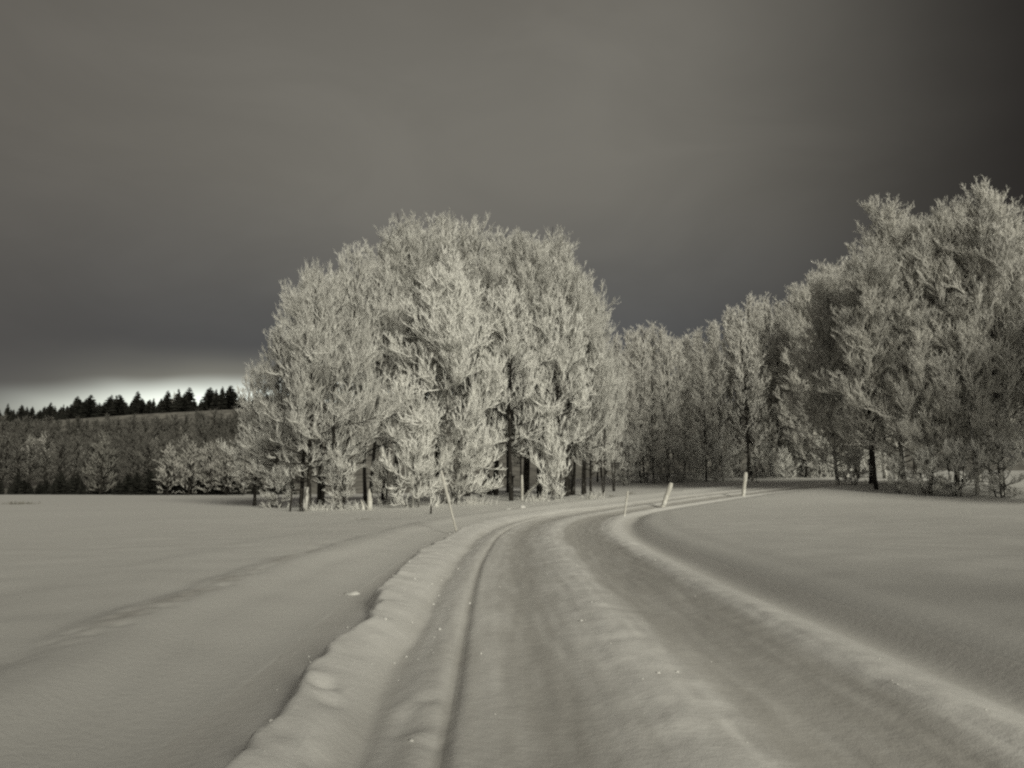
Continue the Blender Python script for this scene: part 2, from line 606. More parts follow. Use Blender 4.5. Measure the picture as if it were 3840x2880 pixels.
# the wooded hill beyond the left field
def hill_h(x, y):
    up = np.interp(y, [138, 150, 200, 250, 278, 286, 316, 335, 420, 700], [-1.2, 0.2, 5.0, 11.5, 16.5, 20.5, 28.5, 30, 31, 20])
    k = 1.0 + 0.0022 * (x + 170)
    k = np.clip(k, 0.55, 1.28) * (1 - ss((x - 40) / 260))
    return up * k + 0.5 * vnoise(x, y, 22, 40) * ss((y - 150) / 40)


hx, hy = np.arange(-700, 380, 9.0), axis((138, 280, 6), (280, 345, 3), (345, 701, 20))
HX, HY = np.meshgrid(hx, hy)
HZ = hill_h(HX, HY)
a, b = HX.shape
k = np.arange(a * b).reshape(a, b)
me = mesh_np('hill', np.stack([HX, HY, HZ], -1).reshape(-1, 3), np.stack([k[:-1, :-1], k[:-1, 1:], k[1:, 1:], k[1:, :-1]], -1).reshape(-1, 4), True, (HILLM,))
o = obj('hill', me)
o['kind'] = 'structure'


# ------------------------------------------------------------------ trees
def make_tree(seed, H, R, cb, n1=60, twig=1.0, stems=1, hi_cut=1.0, lean=(0, 0), top_r=0.25, peak=0.35, depth=4, tr=None, elevs=(-0.05, 0.4, 0.95, 1.35), thick=1.0, shoulder=0.86):
    """bare rimed broadleaf: (trunk mesh data, crown mesh data) as soups"""
    rng = np.random.RandomState(seed)
    trunk, crown = Soup(), Soup()
    k = 14
    ns = stems
    az0 = rng.rand() * 6.28
    a = az0 + np.arange(ns) * 2 * np.pi / ns + rng.normal(size=ns) * 0.3
    tilt = 0.0 if ns == 1 else 0.20
    d = np.stack([np.cos(a) * tilt + lean[0], np.sin(a) * tilt + lean[1], np.ones(ns)], 1)
    p0 = np.stack([np.cos(a) * 0.18 * (ns > 1), np.sin(a) * 0.18 * (ns > 1), np.full(ns, -0.4)], 1)
    Hs = H * (1 - 0.15 * rng.rand(ns)) if ns > 1 else np.array([H])
    TP = grow(rng, p0, d, Hs + 0.4, k, 0.25, 0.03)
    TP[:, :, :2] -= (0.85 if ns == 1 else 0.62) * (TP[:, -1:, :2] - TP[:, :1, :2]) * np.linspace(0, 1, k + 1)[None, :, None]
    r0 = (tr or 0.011 * H) * np.ones(ns) * (1.0 if ns == 1 else 0.75)
    u = np.linspace(0, 1, k + 1)
    TR = r0[:, None] * (0.06 + 0.94 * (1 - u[None, :]) ** 0.85 + 0.35 * np.exp(-u[None, :] * 22))
    trunk.add(*tubes(TP, TR, 7))
    # limbs
    cnt = np.full(ns, max(4, n1 // ns))
    p, dd, par, uu = offshoots(rng, TP, cnt, 0, 1, (0.9, 1.1))
    uu = cb + (0.985 - cb) * (np.arange(len(par)) % cnt[0] + rng.rand(len(par))) / cnt[0]
    x = uu * k
    i = np.minimum(x.astype(int), k - 1)
    f = (x - i)[:, None]
    p = TP[par, i] * (1 - f) + TP[par, i + 1] * f
    rel = (uu - cb) / (1 - cb)
    az_ = np.arange(len(par)) * 2.39996 + rng.normal(size=len(par)) * 0.5
    elv = np.interp(rel, [0, 0.3, 0.7, 1], elevs) + rng.normal(size=len(par)) * 0.16
    dd = np.stack([np.cos(az_) * np.cos(elv), np.sin(az_) * np.cos(elv), np.sin(elv)], 1)
    env = np.interp(rel, [0, peak * 0.5, peak, 0.65, 0.88, 1], [0.55, 0.9, 1.0, shoulder, shoulder * 0.68, top_r])
    L = R * env * rng.uniform(0.65, 1.12, len(par))
    P1 = grow(rng, p, dd, L, 7, 0.55, 0.10)
    rr = np.interp(uu, u, TR[0]) * 0.45
    R1 = lerp_r(np.clip(rr, 0.03, 0.11) * thick, np.full(len(L), 0.016 * thick), 8)
    trunk.add(*tubes(P1, R1, 4))
    # branches
    c2 = np.maximum(3, (L / 0.30 * twig).astype(int))
    p, dd, par, uu = offshoots(rng, P1, c2, 0.24, 1.0, (0.40, 0.95))
    L2 = (0.42 * L[par] * (1 - 0.62 * uu) + 0.35) * rng.uniform(0.6, 1.2, len(par))
    P2 = grow(rng, p, dd, L2, 4, 0.70, 0.16)
    crown.add(*tubes(P2, lerp_r(np.full(len(L2), 0.034 * thick), np.full(len(L2), 0.013 * thick), 5), 3))
    if depth >= 3:
        c3 = np.maximum(2, (L2 / 0.17 * twig).astype(int))
        p, dd, par, uu = offshoots(rng, P2, c3, 0.22, 1.0, (0.40, 0.95))
        L3 = (0.36 * L2[par] * (1 - 0.5 * uu) + 0.16) * rng.uniform(0.6, 1.3, len(par))
        P3 = grow(rng, p, dd, L3, 2, 1.0, 0.15)
        crown.add(*tubes(P3, lerp_r(np.full(len(L3), 0.026 * thick), np.full(len(L3), 0.008 * thick), 3), 3))
    if depth >= 4:
        c4 = np.maximum(1, (L3 / 0.20 * twig).astype(int))
        p, dd, par, uu = offshoots(rng, P3, c4, 0.2, 1.0, (0.5, 1.1))
        L4 = rng.uniform(0.10, 0.26, len(par))
        P4 = grow(rng, p, dd, L4, 1, 0.5, 0.1)
        crown.add(*tubes(P4, lerp_r(np.full(len(L4), 0.020 * thick), np.full(len(L4), 0.005 * thick), 2), 3))
    return trunk, crown


def tree_kind(crown_mat, bark_mat, **kw):
    t, c = make_tree(**kw)
    top = float(np.percentile(np.concatenate(c.V)[:, 2], 99.97))
    return dict(H=top, trunk=t.mesh('trunk', bark_mat), crown=c.mesh('crown', crown_mat))


def with_material(kind, crown_mat, bark_mat):
    q = dict(kind)
    for key, m_ in (('trunk', bark_mat), ('crown', crown_mat)):
        me_ = kind[key].copy()
        me_.materials.clear()
        me_.materials.append(m_)
        q[key] = me_
    return q


def plant(kind, name, x, y, h, label, cat='tree', group=None, rz=None, wide=1.0, z=None, tilt=(0, 0)):
    if z is None:
        z = gz(x, y)
    t = thing(name, label, cat, (x, y, z), rz if rz is not None else random.uniform(0, 6.28), group)
    t.rotation_euler[0], t.rotation_euler[1] = tilt
    s = h / kind['H']
    t.scale = (s * wide, s * wide, s)
    obj('trunk', kind['trunk'], t)
    obj('crown', kind['crown'], t)
    return t


random.seed(11)
FPX = 1671.0     # focal length in the pixels of the survey sketch (2212 wide)


def gx(px, y):
    """sideways metres of a survey column at distance y"""
    return (px - 1106.0) / FPX * y * 1.008


def top_z(py, y):
    """height in metres of a survey row at distance y"""
    return CAM_H + math.tan(math.atan((829.5 - py) / FPX) + math.radians(TILT)) * y


HERO = tree_kind(FROST_BRIGHT, BARK_FROST, seed=3, H=17, R=6.6, cb=0.05, n1=74, twig=0.95, peak=0.30, top_r=0.3, thick=1.5)
ANTLER = tree_kind(FROST_BRIGHT, BARK, seed=6, H=16, R=5.0, cb=0.24, n1=56, twig=0.9, peak=0.4, top_r=0.35, thick=1.3)
BROAD = [tree_kind(FROST, BARK, seed=5, H=16, R=5.0, cb=0.12, n1=64, twig=0.95, stems=2, top_r=0.5),
         tree_kind(FROST, BARK, seed=8, H=16, R=4.6, cb=0.14, n1=64, twig=0.95, top_r=0.4)]
PEV = (0.1, 0.6, 1.1, 1.4)
PLUME = [tree_kind(FROST, BARK, seed=21, H=20, R=5.8, cb=0.26, n1=80, twig=1.0, peak=0.45, top_r=0.55, elevs=PEV, shoulder=0.95),
         tree_kind(FROST, BARK, seed=22, H=20, R=5.4, cb=0.25, n1=76, twig=1.0, peak=0.5, top_r=0.55, elevs=PEV, shoulder=0.95),
         tree_kind(FROST, BARK, seed=24, H=20, R=5.4, cb=0.20, n1=80, twig=1.0, stems=2, peak=0.5, top_r=0.55, elevs=PEV, shoulder=0.95)]
SLIM = [tree_kind(FROST_MID, BARK_FROST, seed=31 + i, H=20, R=3.2 + 0.3 * i, cb=0.10 + 0.04 * i, n1=72, twig=0.8, depth=3, peak=0.45, top_r=0.5, thick=1.35, tr=0.13, elevs=PEV, shoulder=0.9) for i in range(3)]
SHRUB = [tree_kind(FROST_BRIGHT, BARK_FROST, seed=41, H=5.0, R=2.6, cb=0.06, n1=36, twig=1.5, stems=3, peak=0.4, top_r=0.5, tr=0.07, depth=3),
         tree_kind(FROST, BARK, seed=43, H=4.0, R=2.0, cb=0.06, n1=30, twig=1.4, stems=3, peak=0.5, top_r=0.5, tr=0.05, depth=3)]
FARK = [tree_kind(FROST_FAR, BARK, seed=51 + i, H=12, R=4.2, cb=0.06, n1=46, twig=0.6, depth=3, peak=0.5, top_r=0.7, thick=2.4, elevs=(0.0, 0.5, 0.9, 1.2), shoulder=1.0) for i in range(3)]
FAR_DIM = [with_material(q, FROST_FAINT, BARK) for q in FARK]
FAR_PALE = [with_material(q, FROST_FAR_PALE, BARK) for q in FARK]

# --- the grove in the middle
GROVE = 'rimed trees of the roadside grove'
plant(HERO, 'rimed_birch', gx(965, 52), 52, top_z(540, 52) - gz(gx(965, 52), 52), 'broad white rimed tree with branches to the ground, front and centre of the grove', group=GROVE, rz=0.6)
grove = [
    # kind, survey column, distance, top row, width factor, label
    (BROAD[0], 742, 49.5, 522, 0.95, 'rimed tree with a thick dark forked trunk at the left of the grove'),
    (BROAD[1], 676, 48.5, 572, 0.95, 'rimed tree with one straight dark trunk at the far left edge of the grove'),
    (BROAD[1], 598, 54.0, 690, 1.05, 'low rimed tree bulging left over the field beside the grove'),
    (PLUME[0], 860, 60.0, 462, 1.15, 'rimed tree with the left one of the two highest tips of the grove'),
    (PLUME[1], 950, 64.0, 460, 1.15, 'rimed tree with the highest tip right behind the broad front tree'),
    (PLUME[2], 1062, 61.0, 474, 1.15, 'rimed plume topped tree just right of the highest tip'),
    (PLUME[1], 1135, 58.0, 500, 1.15, 'rimed plume topped tree between two others, right half of the grove'),
    (PLUME[0], 1192, 60.0, 492, 1.10, 'rimed tree with the rightmost tall tip of the grove'),
    (PLUME[2], 1232, 59.0, 560, 0.85, 'rimed tree on the sloping right shoulder of the grove'),
    (BROAD[1], 1272, 57.0, 660, 0.65, 'shorter rimed tree closing the right edge of the grove'),
    (ANTLER, 1105, 54.0, 600, 0.95, 'rimed tree with dangling white branches right of the broad front tree'),
    (ANTLER, 1205, 55.5, 630, 0.90, 'rimed tree with thin dark trunk under bright branches, front right of the grove'),
    (PLUME[2], 800, 56.5, 545, 0.95, 'rimed tree between the forked tree and the broad front tree'),
    (PLUME[1], 905, 58.0, 500, 1.15, 'rimed tree filling the dome just left of the broad front tree top'),
    (PLUME[2], 1005, 59.0, 490, 1.15, 'rimed tree filling the dome just right of the broad front tree top'),
    (PLUME[0], 1100, 65.0, 492, 1.15, 'rimed tree far back in the dome, right of its highest tip'),
    (PLUME[1], 835, 64.0, 520, 1.10, 'rimed tree far back in the dome, left of its highest tip'),
    (PLUME[2], 700, 58.0, 575, 1.05, 'rimed tree behind the forked trunk, left part of the grove'),
    (BROAD[1], 560, 56.5, 780, 1.10, 'lowest rimed tree at the left tip of the grove'),
    (PLUME[0], 1222, 57.5, 540, 0.85, 'rimed tree rounding the right shoulder of the dome'),
    (PLUME[1], 1256, 58.5, 600, 0.72, 'rimed tree at the outer right side of the dome'),
    (PLUME[1], 1165, 56.5, 515, 1.0, 'rimed tree in front of the rightmost tall tip'),
    (PLUME[0], 660, 55.0, 560, 0.85, 'rimed tree rising behind the far left straight trunk'),
]
for kd, px, Y, top, wd, lab in grove:
    x = gx(px, Y)
    plant(kd, 'rimed_birch', x, Y, top_z(top, Y) - gz(x, Y), lab, group=GROVE, wide=wd)
# thin dark trunks showing under the right half
THIN = 'thin trees inside the grove'
for px, Y, top in ((1016, 62, 640), (1040, 57.5, 690), (1075, 63, 600), (1128, 61, 650), (1160, 57.0, 700), (1176, 63, 620), (1222, 58.5, 690), (1236, 62, 640), (1262, 60.5, 720), (1300, 60, 730), (1322, 63, 740)):
    x = gx(px, Y)
    plant(PLUME[(px // 7) % 3], 'rimed_birch', x, Y, top_z(top, Y) - gz(x, Y), 'thin dark trunked tree inside the grove, ' + {1016: 'behind the left end of the rail fence', 1040: 'just left of the rail fence middle', 1075: 'behind the middle of the rail fence', 1128: 'behind the pale upright post',
          1160: 'just left of the brighter reflector', 1176: 'just right of the brighter reflector', 1222: 'right of the low reflector', 1236: 'behind the right shoulder', 1262: 'near the right end', 1300: 'last but one on the right', 1322: 'outermost on the right'}[px], group=THIN, wide=0.55)
SH = 'rimed shrubs at the foot of the grove'
for kd, px, Y, top, wd, lab in ((SHRUB[0], 900, 48.5, 880, 1.0, 'large white antler-like rimed shrub in front of the broad front tree'),
                                (SHRUB[1], 745, 47.5, 985, 0.9, 'greyish rimed shrub round the forked trunk'),
                                (SHRUB[1], 612, 51.0, 1000, 1.2, 'rimed shrub under the bulging left crown'),
                                (SHRUB[0], 1195, 53.5, 900, 0.7, 'pale rimed shrub with a long arching branch at the right of the grove'),
                                (SHRUB[1], 985, 51.0, 940, 0.8, 'white rimed shrub beside the trunk of the broad front tree'),
                                (SHRUB[1], 835, 52.0, 985, 1.1, 'shaded rimed shrub between the forked tree and the white shrub')):
    x = gx(px, Y)
    plant(kd, 'rimed_shrub', x, Y, top_z(top, Y) - gz(x, Y), lab, 'shrub', SH, wide=wd)

# --- wood behind the bend, right of the grove
def near_what(q):
    for lim, txt in ((1335, 'beside the right shoulder of the grove'), (1400, 'above the thin marker stick'), (1470, 'above the nearer thick pole'),
                     (1540, 'midway between the two thick poles'), (1580, 'just left of the upright thick pole'), (1625, 'right above the upright thick pole'), (1680, 'just right of the leaning pale pole'),
                     (1760, 'halfway to the tall right-hand trees'), (1850, 'next to the leaning dark trunk')):
        if q < lim:
            return txt
    return 'behind the tall right-hand trees'


SLIM_DARK = [with_material(q, FROST_MID, BARK) for q in SLIM]
WOOD_G = 'slim trees of the wood behind the bend'
sil = ([1290, 1330, 1440, 1490, 1530, 1600, 1650, 1700, 1740, 1790, 1850, 1930], [715, 705, 690, 712, 680, 645, 618, 640, 600, 560, 540, 520])
for row, (Y, dxp, drop) in enumerate(((82, 41, 60), (90, 37, 22), (98, 35, 6), (108, 33, 14))):
    px = 1275 + 13 * row
    while px < 1960:
        q = px + random.uniform(-11, 11)
        yq = Y + random.uniform(-3.0, 3.0)
        if not (row == 0 and q < 1330):
            top = np.interp(q, *sil) + drop * random.uniform(0.3, 1.6) + random.uniform(-8, 10)
            x = gx(q, yq)
            if abs(st_of(np.array([x]), np.array([yq]))[1][0]) > 5:
                part = near_what(q)
                plant((SLIM_DARK if random.random() < 0.35 else SLIM)[random.randrange(3)], 'rimed_aspen', x, yq, top_z(top, yq) - gz(x, yq),
                      ('slim rimed tree at the front of the wood, %s' if row == 0 else 'slim rimed tree one row into the wood, %s' if row == 1 else 'slim rimed tree two rows into the wood, %s' if row == 2 else 'rimed tree deepest in the wood, %s') % part,
                      group=WOOD_G, wide=random.uniform(0.95, 1.3))
        px += dxp

for px, Y in ((1345, 80), (1385, 83), (1425, 86), (1462, 82), (1500, 86), (1540, 81), (1575, 85), (1650, 84), (1690, 80), (1725, 84), (1765, 79), (1800, 82), (1728, 90), (1760, 92), (1785, 90), (1815, 91), (1840, 89), (1872, 92)):
    x = gx(px, Y)
    if abs(st_of(np.array([x]), np.array([Y]))[1][0]) > 4:
        plant(SHRUB[px % 2], 'rimed_shrub', x, Y, random.uniform(3.2, 6.0) * (1.25 if Y > 88 else 1.0), 'rimed shrub at the edge of the wood, ' + near_what(px), 'shrub', 'shrubs along the wood behind the bend', wide=random.uniform(1.0, 1.5))

# --- tall trees on the right, then unseen ones added past the frame for shade
UEV = (0.35, 0.85, 1.2, 1.45)
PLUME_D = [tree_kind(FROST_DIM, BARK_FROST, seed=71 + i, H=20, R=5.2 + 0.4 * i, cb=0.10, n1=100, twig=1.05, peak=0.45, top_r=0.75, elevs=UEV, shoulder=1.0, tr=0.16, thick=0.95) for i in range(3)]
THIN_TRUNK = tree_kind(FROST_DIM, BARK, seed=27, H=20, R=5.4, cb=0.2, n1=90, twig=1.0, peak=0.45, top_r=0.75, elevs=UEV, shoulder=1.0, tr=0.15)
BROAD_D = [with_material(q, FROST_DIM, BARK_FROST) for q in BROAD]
RIGHT = 'tall trees at the right edge of the field'
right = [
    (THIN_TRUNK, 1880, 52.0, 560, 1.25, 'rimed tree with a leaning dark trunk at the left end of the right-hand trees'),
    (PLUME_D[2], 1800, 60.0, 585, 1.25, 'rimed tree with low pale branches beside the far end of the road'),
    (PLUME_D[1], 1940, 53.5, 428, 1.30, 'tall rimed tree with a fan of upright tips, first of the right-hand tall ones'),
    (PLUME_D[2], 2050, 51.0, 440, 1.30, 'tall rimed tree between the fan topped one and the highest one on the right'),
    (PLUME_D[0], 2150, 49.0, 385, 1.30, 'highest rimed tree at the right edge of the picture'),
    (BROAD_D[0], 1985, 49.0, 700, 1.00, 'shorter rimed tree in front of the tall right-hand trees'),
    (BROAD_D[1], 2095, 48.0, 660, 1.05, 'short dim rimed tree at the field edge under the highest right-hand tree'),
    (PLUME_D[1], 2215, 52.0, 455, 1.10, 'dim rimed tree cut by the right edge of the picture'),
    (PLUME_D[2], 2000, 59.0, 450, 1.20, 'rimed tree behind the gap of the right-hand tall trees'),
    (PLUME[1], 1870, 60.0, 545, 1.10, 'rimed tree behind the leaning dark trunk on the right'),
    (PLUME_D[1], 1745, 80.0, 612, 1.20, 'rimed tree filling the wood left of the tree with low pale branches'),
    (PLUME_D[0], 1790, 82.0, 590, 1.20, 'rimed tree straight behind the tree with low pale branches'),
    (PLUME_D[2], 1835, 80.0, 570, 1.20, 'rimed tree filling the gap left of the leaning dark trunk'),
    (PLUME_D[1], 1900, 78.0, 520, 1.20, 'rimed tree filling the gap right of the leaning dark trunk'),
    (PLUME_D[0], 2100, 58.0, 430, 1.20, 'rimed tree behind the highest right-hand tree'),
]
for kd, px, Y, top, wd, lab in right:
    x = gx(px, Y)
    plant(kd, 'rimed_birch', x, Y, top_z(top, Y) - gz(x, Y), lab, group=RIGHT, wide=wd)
for px, Y, top in ((2300, 47, 540), (2390, 43, 560), (2520, 38, 520), (2700, 34, 560)):  # unseen from the camera, added to shade the right side
    x = gx(px, Y)
    plant(PLUME[(px // 10) % 3], 'rimed_birch', x, Y, top_z(top, Y) - gz(x, Y), 'rimed tree added for shade beyond the right edge, %s' % {2300: 'farthest of four', 2390: 'second farthest of four', 2520: 'third of four', 2700: 'nearest of four'}[px], group='trees added for shade beyond the right edge', wide=1.2)
for px, Y, top, wd in ((1990, 47.5, 960, 1.2), (1835, 57.0, 960, 1.3), (2050, 47, 940, 1.3), (2140, 46, 930, 1.4), (1925, 49, 975, 0.9)):
    x = gx(px, Y)
    plant(SHRUB[1], 'rimed_shrub', x, Y, top_z(top, Y) - gz(x, Y), 'grey rimed shrub at the right field edge under the %s' % {1835: 'tree with low pale branches', 1990: 'shorter front tree', 2050: 'tall tree before the highest', 2140: 'highest tree', 1925: 'fan topped tree'}[px], 'shrub', 'shrubs under the right-hand trees', wide=wd)

# --- hill on the left: spruces on the crest, mixed wood on the slope
def make_spruce(seed, H=10.0, R=1.9):
    rng = np.random.RandomState(seed)
    trunk, crown = Soup(), Soup()
    u = np.linspace(0, 1, 6)
    P = np.stack([u * 0 + 0, u * 0, u * H - 0.5], 1)[None]
    trunk.add(*tubes(P, (0.16 * (1.02 - u))[None], 6))
    zz = np.linspace(0.06, 0.99, 34)
    st, dr, ln = [], [], []
    for z_ in zz:
        nb = 10 if z_ < 0.8 else 6
        for j in range(nb):
            a_ = rng.rand() * 6.28
            st.append((0, 0, z_ * H - 0.4))
            sl = -0.30 + 0.9 * max(0, z_ - 0.75) * 2 + rng.normal() * 0.1
            dr.append((math.cos(a_), math.sin(a_), sl))
            ln.append(R * (1 - z_) ** 0.8 * rng.uniform(0.65, 1.15) + 0.18)
    Pb = grow(rng, np.array(st), np.array(dr), np.array(ln), 3, 0.35, 0.05)
    Rb = np.stack([0.10 + 0 * Pb[:, 0, 0], 0.26 * np.minimum(1, np.array(ln)), 0.20 * np.minimum(1, np.array(ln)), 0.03 + 0 * Pb[:, 0, 0]], 1)
    crown.add(*tubes(Pb, Rb, 4))
    return dict(H=H, trunk=trunk.mesh('trunk', BARK), crown=crown.mesh('crown', SPRUCE))


SPR = [make_spruce(61, 10, 1.9), make_spruce(62, 10, 2.3), make_spruce(63, 10, 1.6)]
SPR_F = [with_material(q, SPRUCE_FROST, BARK) for q in SPR]


def hz(x, y):
    return float(hill_h(np.array([x]), np.array([y]))[0])


random.seed(5)
px = -40
tallspots = {255: 1.2, 298: 1.25, 355: 1.25, 465: 1.35, 520: 1.5, 580: 1.4}
while px < 640:
    Y = random.uniform(319, 326)
    x = gx(px, Y)
    h = random.choice((5.0, 6.0, 6.5, 7.0, 8.0, 10.0)) * random.uniform(0.9, 1.1)
    if random.random() < 0.14:
        h *= 0.6
    plant(SPR[random.randrange(3)], 'spruce', x, Y, h, '%s dark spruce on the hill crest, %s' % ('tall' if h > 9.3 else 'low' if h < 6.2 else 'middling', 'at the left picture edge' if px < 60 else 'left of its middle' if px < 170 else 'near its middle' if px < 290 else 'under the bright glow' if px < 420 else 'close to the grove' if px < 520 else 'behind the grove'), group='spruces along the hill crest', z=hz(x, Y), wide=random.uniform(1.2, 2.7))
    px += random.choice((5, 8, 10, 13, 17))
px = -45
while px < 640:
    Y = random.uniform(330, 340)
    x = gx(px, Y)
    plant(SPR[random.randrange(3)], 'spruce', x, Y, random.uniform(5.5, 8), 'dark spruce in the second row behind the hill crest', group='spruces behind the hill crest', z=hz(x, Y), wide=random.uniform(1.8, 2.4))
    px += random.uniform(8, 14)
for (px, kd, h, lab) in ((655 * 0.58, FAR_PALE[0], 9.0, 'pale bare tree among the dark spruces on the hill crest'),):
    x = gx(px, 322)
    plant(kd, 'bare_tree', x, 322, h, lab, z=hz(x, 322))
# slope
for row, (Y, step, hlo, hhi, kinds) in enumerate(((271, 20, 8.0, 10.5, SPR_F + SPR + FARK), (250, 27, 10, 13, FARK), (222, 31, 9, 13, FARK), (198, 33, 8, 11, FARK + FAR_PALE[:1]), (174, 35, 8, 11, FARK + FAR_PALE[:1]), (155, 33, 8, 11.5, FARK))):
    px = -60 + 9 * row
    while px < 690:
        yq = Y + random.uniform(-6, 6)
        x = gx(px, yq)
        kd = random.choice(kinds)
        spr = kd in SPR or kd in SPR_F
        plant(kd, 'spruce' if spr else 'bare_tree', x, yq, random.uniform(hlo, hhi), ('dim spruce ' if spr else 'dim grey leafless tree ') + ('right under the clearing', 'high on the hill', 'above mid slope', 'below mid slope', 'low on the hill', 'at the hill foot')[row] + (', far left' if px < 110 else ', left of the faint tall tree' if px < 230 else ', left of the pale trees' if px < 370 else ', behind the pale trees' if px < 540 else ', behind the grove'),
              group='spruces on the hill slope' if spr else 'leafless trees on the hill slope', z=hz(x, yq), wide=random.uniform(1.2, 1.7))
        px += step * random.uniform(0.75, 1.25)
# field edge: pale bushes and dark young spruces
for (px, Y, top, wd, lab) in ((375, 136, 955, 0.9, 'pale rimed tree at the far edge of the left field, left of its row'), (420, 134, 950, 0.9, 'pale rimed tree at the far field edge, in the middle of its row'),
                              (460, 134, 952, 0.85, 'pale slender rimed tree at the far edge of the left field'), (500, 132, 960, 0.9, 'pale rimed tree at the far field edge next to the grove'),
                              (535, 130, 980, 0.9, 'pale rimed tree half hidden behind the left side of the grove'), (232, 140, 930, 0.7, 'faint tall rimed tree standing in the dark wood at the far field edge'), (215, 141, 985, 0.7, 'low faint rimed tree beside the faint tall one in the dark wood'),
                              (590, 128, 1010, 1.2, 'low pale rimed bush behind the left trunks of the grove')):
    x = gx(px, Y)
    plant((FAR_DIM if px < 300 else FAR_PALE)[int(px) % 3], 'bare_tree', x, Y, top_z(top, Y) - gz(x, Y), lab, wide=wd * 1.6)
px = -30
while px < 640:
    Y = random.uniform(140, 147)
    x = gx(px, Y)
    plant(SPR[random.randrange(3)], 'young_spruce', x, Y, random.uniform(1.8, 4.8), 'dark young spruce at the far field edge, %s' % ('at the left picture edge' if px < 70 else 'left of the faint tall tree' if px < 215 else 'right of the faint tall tree' if px < 350 else 'under the pale trees' if px < 530 else 'behind the grove trunks'), group='young spruces at the far field edge', z=gz(x, Y) - 0.2, wide=random.uniform(1.8, 3.2))
    px += random.uniform(8, 20)

# spruces added out of view round the viewer, to shade the near snow
for x, y, h in ((34, 16, 11), (27, 8, 12), (31, 2, 13), (22, -1, 12), (27, -8, 14), (19, -10, 12),
                (6.6, -13, 12), (5.2, -10.5, 10), (7, -16, 14), (13, -6, 10), (15, -3, 11),
                (-8, -7, 15), (-11, -2, 15), (-14, 3, 15), (-19, 8, 17), (-13, -8, 17), (-17, -3, 17), (-24, 14, 18), (-9, -14, 15), (-22, 3, 18), (-27, 9, 18), (-29, 20, 19), (-33, 15, 19), (-15, -14, 17), (-20, -9, 18)):
    plant(SPR[random.randrange(3)], 'spruce', x, y, h, 'tall dark spruce added for shade outside the picture', group='spruces added for shade outside the picture', wide=1.15)

# ------------------------------------------------------------------ small things
def tube_obj(name, pts, radii, m_, sides=8, parent=None):
    P = np.array(pts, float)[None]
    s = Soup()
    V, Fq = tubes(P, np.array(radii, float)[None], sides)
    s.add(V, Fq)
    n = len(pts)
    me_ = mesh_np(name, V, [Fq, np.arange(sides)[None, ::-1], np.arange((n - 1) * sides, n * sides)[None]], True, (m_,))
    return obj(name, me_, parent)


def pole(px_b, Y, top_px, top_py, r, label, m_top, name='snow_pole', lower=None, z=None):
    """slanting marker pole: rimed above, bare wood below"""
    x = gx(px_b, Y)
    z = gz(x, Y) if z is None else z
    t = thing(name, label, 'marker pole', (x, Y, z), 0, 'marker poles along the road')
    dxm = gx(top_px, Y) - x
    h = top_z(top_py, Y) - z
    n = 9
    rng = random.Random(px_b)
    us = [i / (n - 1) for i in range(n)]
    pts = [(dxm * u, 0.02 * math.sin(4 * u), -0.12 + (h + 0.12) * u) for u in us]
    cut = 4 if lower else 1
    tube_obj('shaft', pts[:cut + 1], [r * (0.62 if lower else 0.9)] * (cut + 1), lower or m_top, 8, t)
    tube_obj('rime_coat', pts[cut:], [r * (0.78 + 0.18 * rng.random()) for _ in us[cut:-1]] + [r * 0.6], m_top, 9, t)
    return t


pole(992, 27.2, 955, 1016, 0.062, 'tall thin white marker pole leaning left at the left bank before the grove', RIMED_WOOD, lower=RIMED_WOOD)
pole(1343, 37.5, 1352, 1060, 0.06, 'short thin rimed marker stick at the inside of the bend', RIMED_WOOD)
pole(1424, 46.5, 1445, 1043, 0.16, 'thick white snow-crusted marker pole leaning right, nearest of the two thick ones', RIMED_WOOD)
pole(1596, 52.5, 1604, 1020, 0.15, 'thick white snow-crusted marker pole standing nearly upright farther along the bend', RIMED_WOOD)


def stake(name, px, Y, pts, r, m_, label, cat, group=None):
    x = gx(px, Y)
    z = gz(x, Y)
    o_ = tube_obj(name, pts, r, m_, 7)
    o_.location = (x, Y, z)
    return tag(o_, label, cat, group)


# fence under the grove: posts and one rail, dark
Y = 60.0
x0, x1 = gx(1000, Y), gx(1112, Y)
z0 = gz((x0 + x1) / 2, Y)
fn = thing('rail_fence', 'low dark wooden rail fence behind the trunks of the grove', 'fence', (x0, Y, z0))
zr = top_z(1033, Y) - z0
tube_obj('rail', [(0, 0, zr - 0.05), ((x1 - x0) / 2, 0.03, zr + 0.02), (x1 - x0, 0, zr + 0.12)], [0.07, 0.065, 0.07], WOOD, 7, fn)
for f in (0.12, 0.38, 0.66, 0.95):
    tube_obj('post', [((x1 - x0) * f, 0.1, -0.4), ((x1 - x0) * f + 0.02, 0.1, zr + 0.16)], [0.085, 0.08], WOOD, 7, fn)

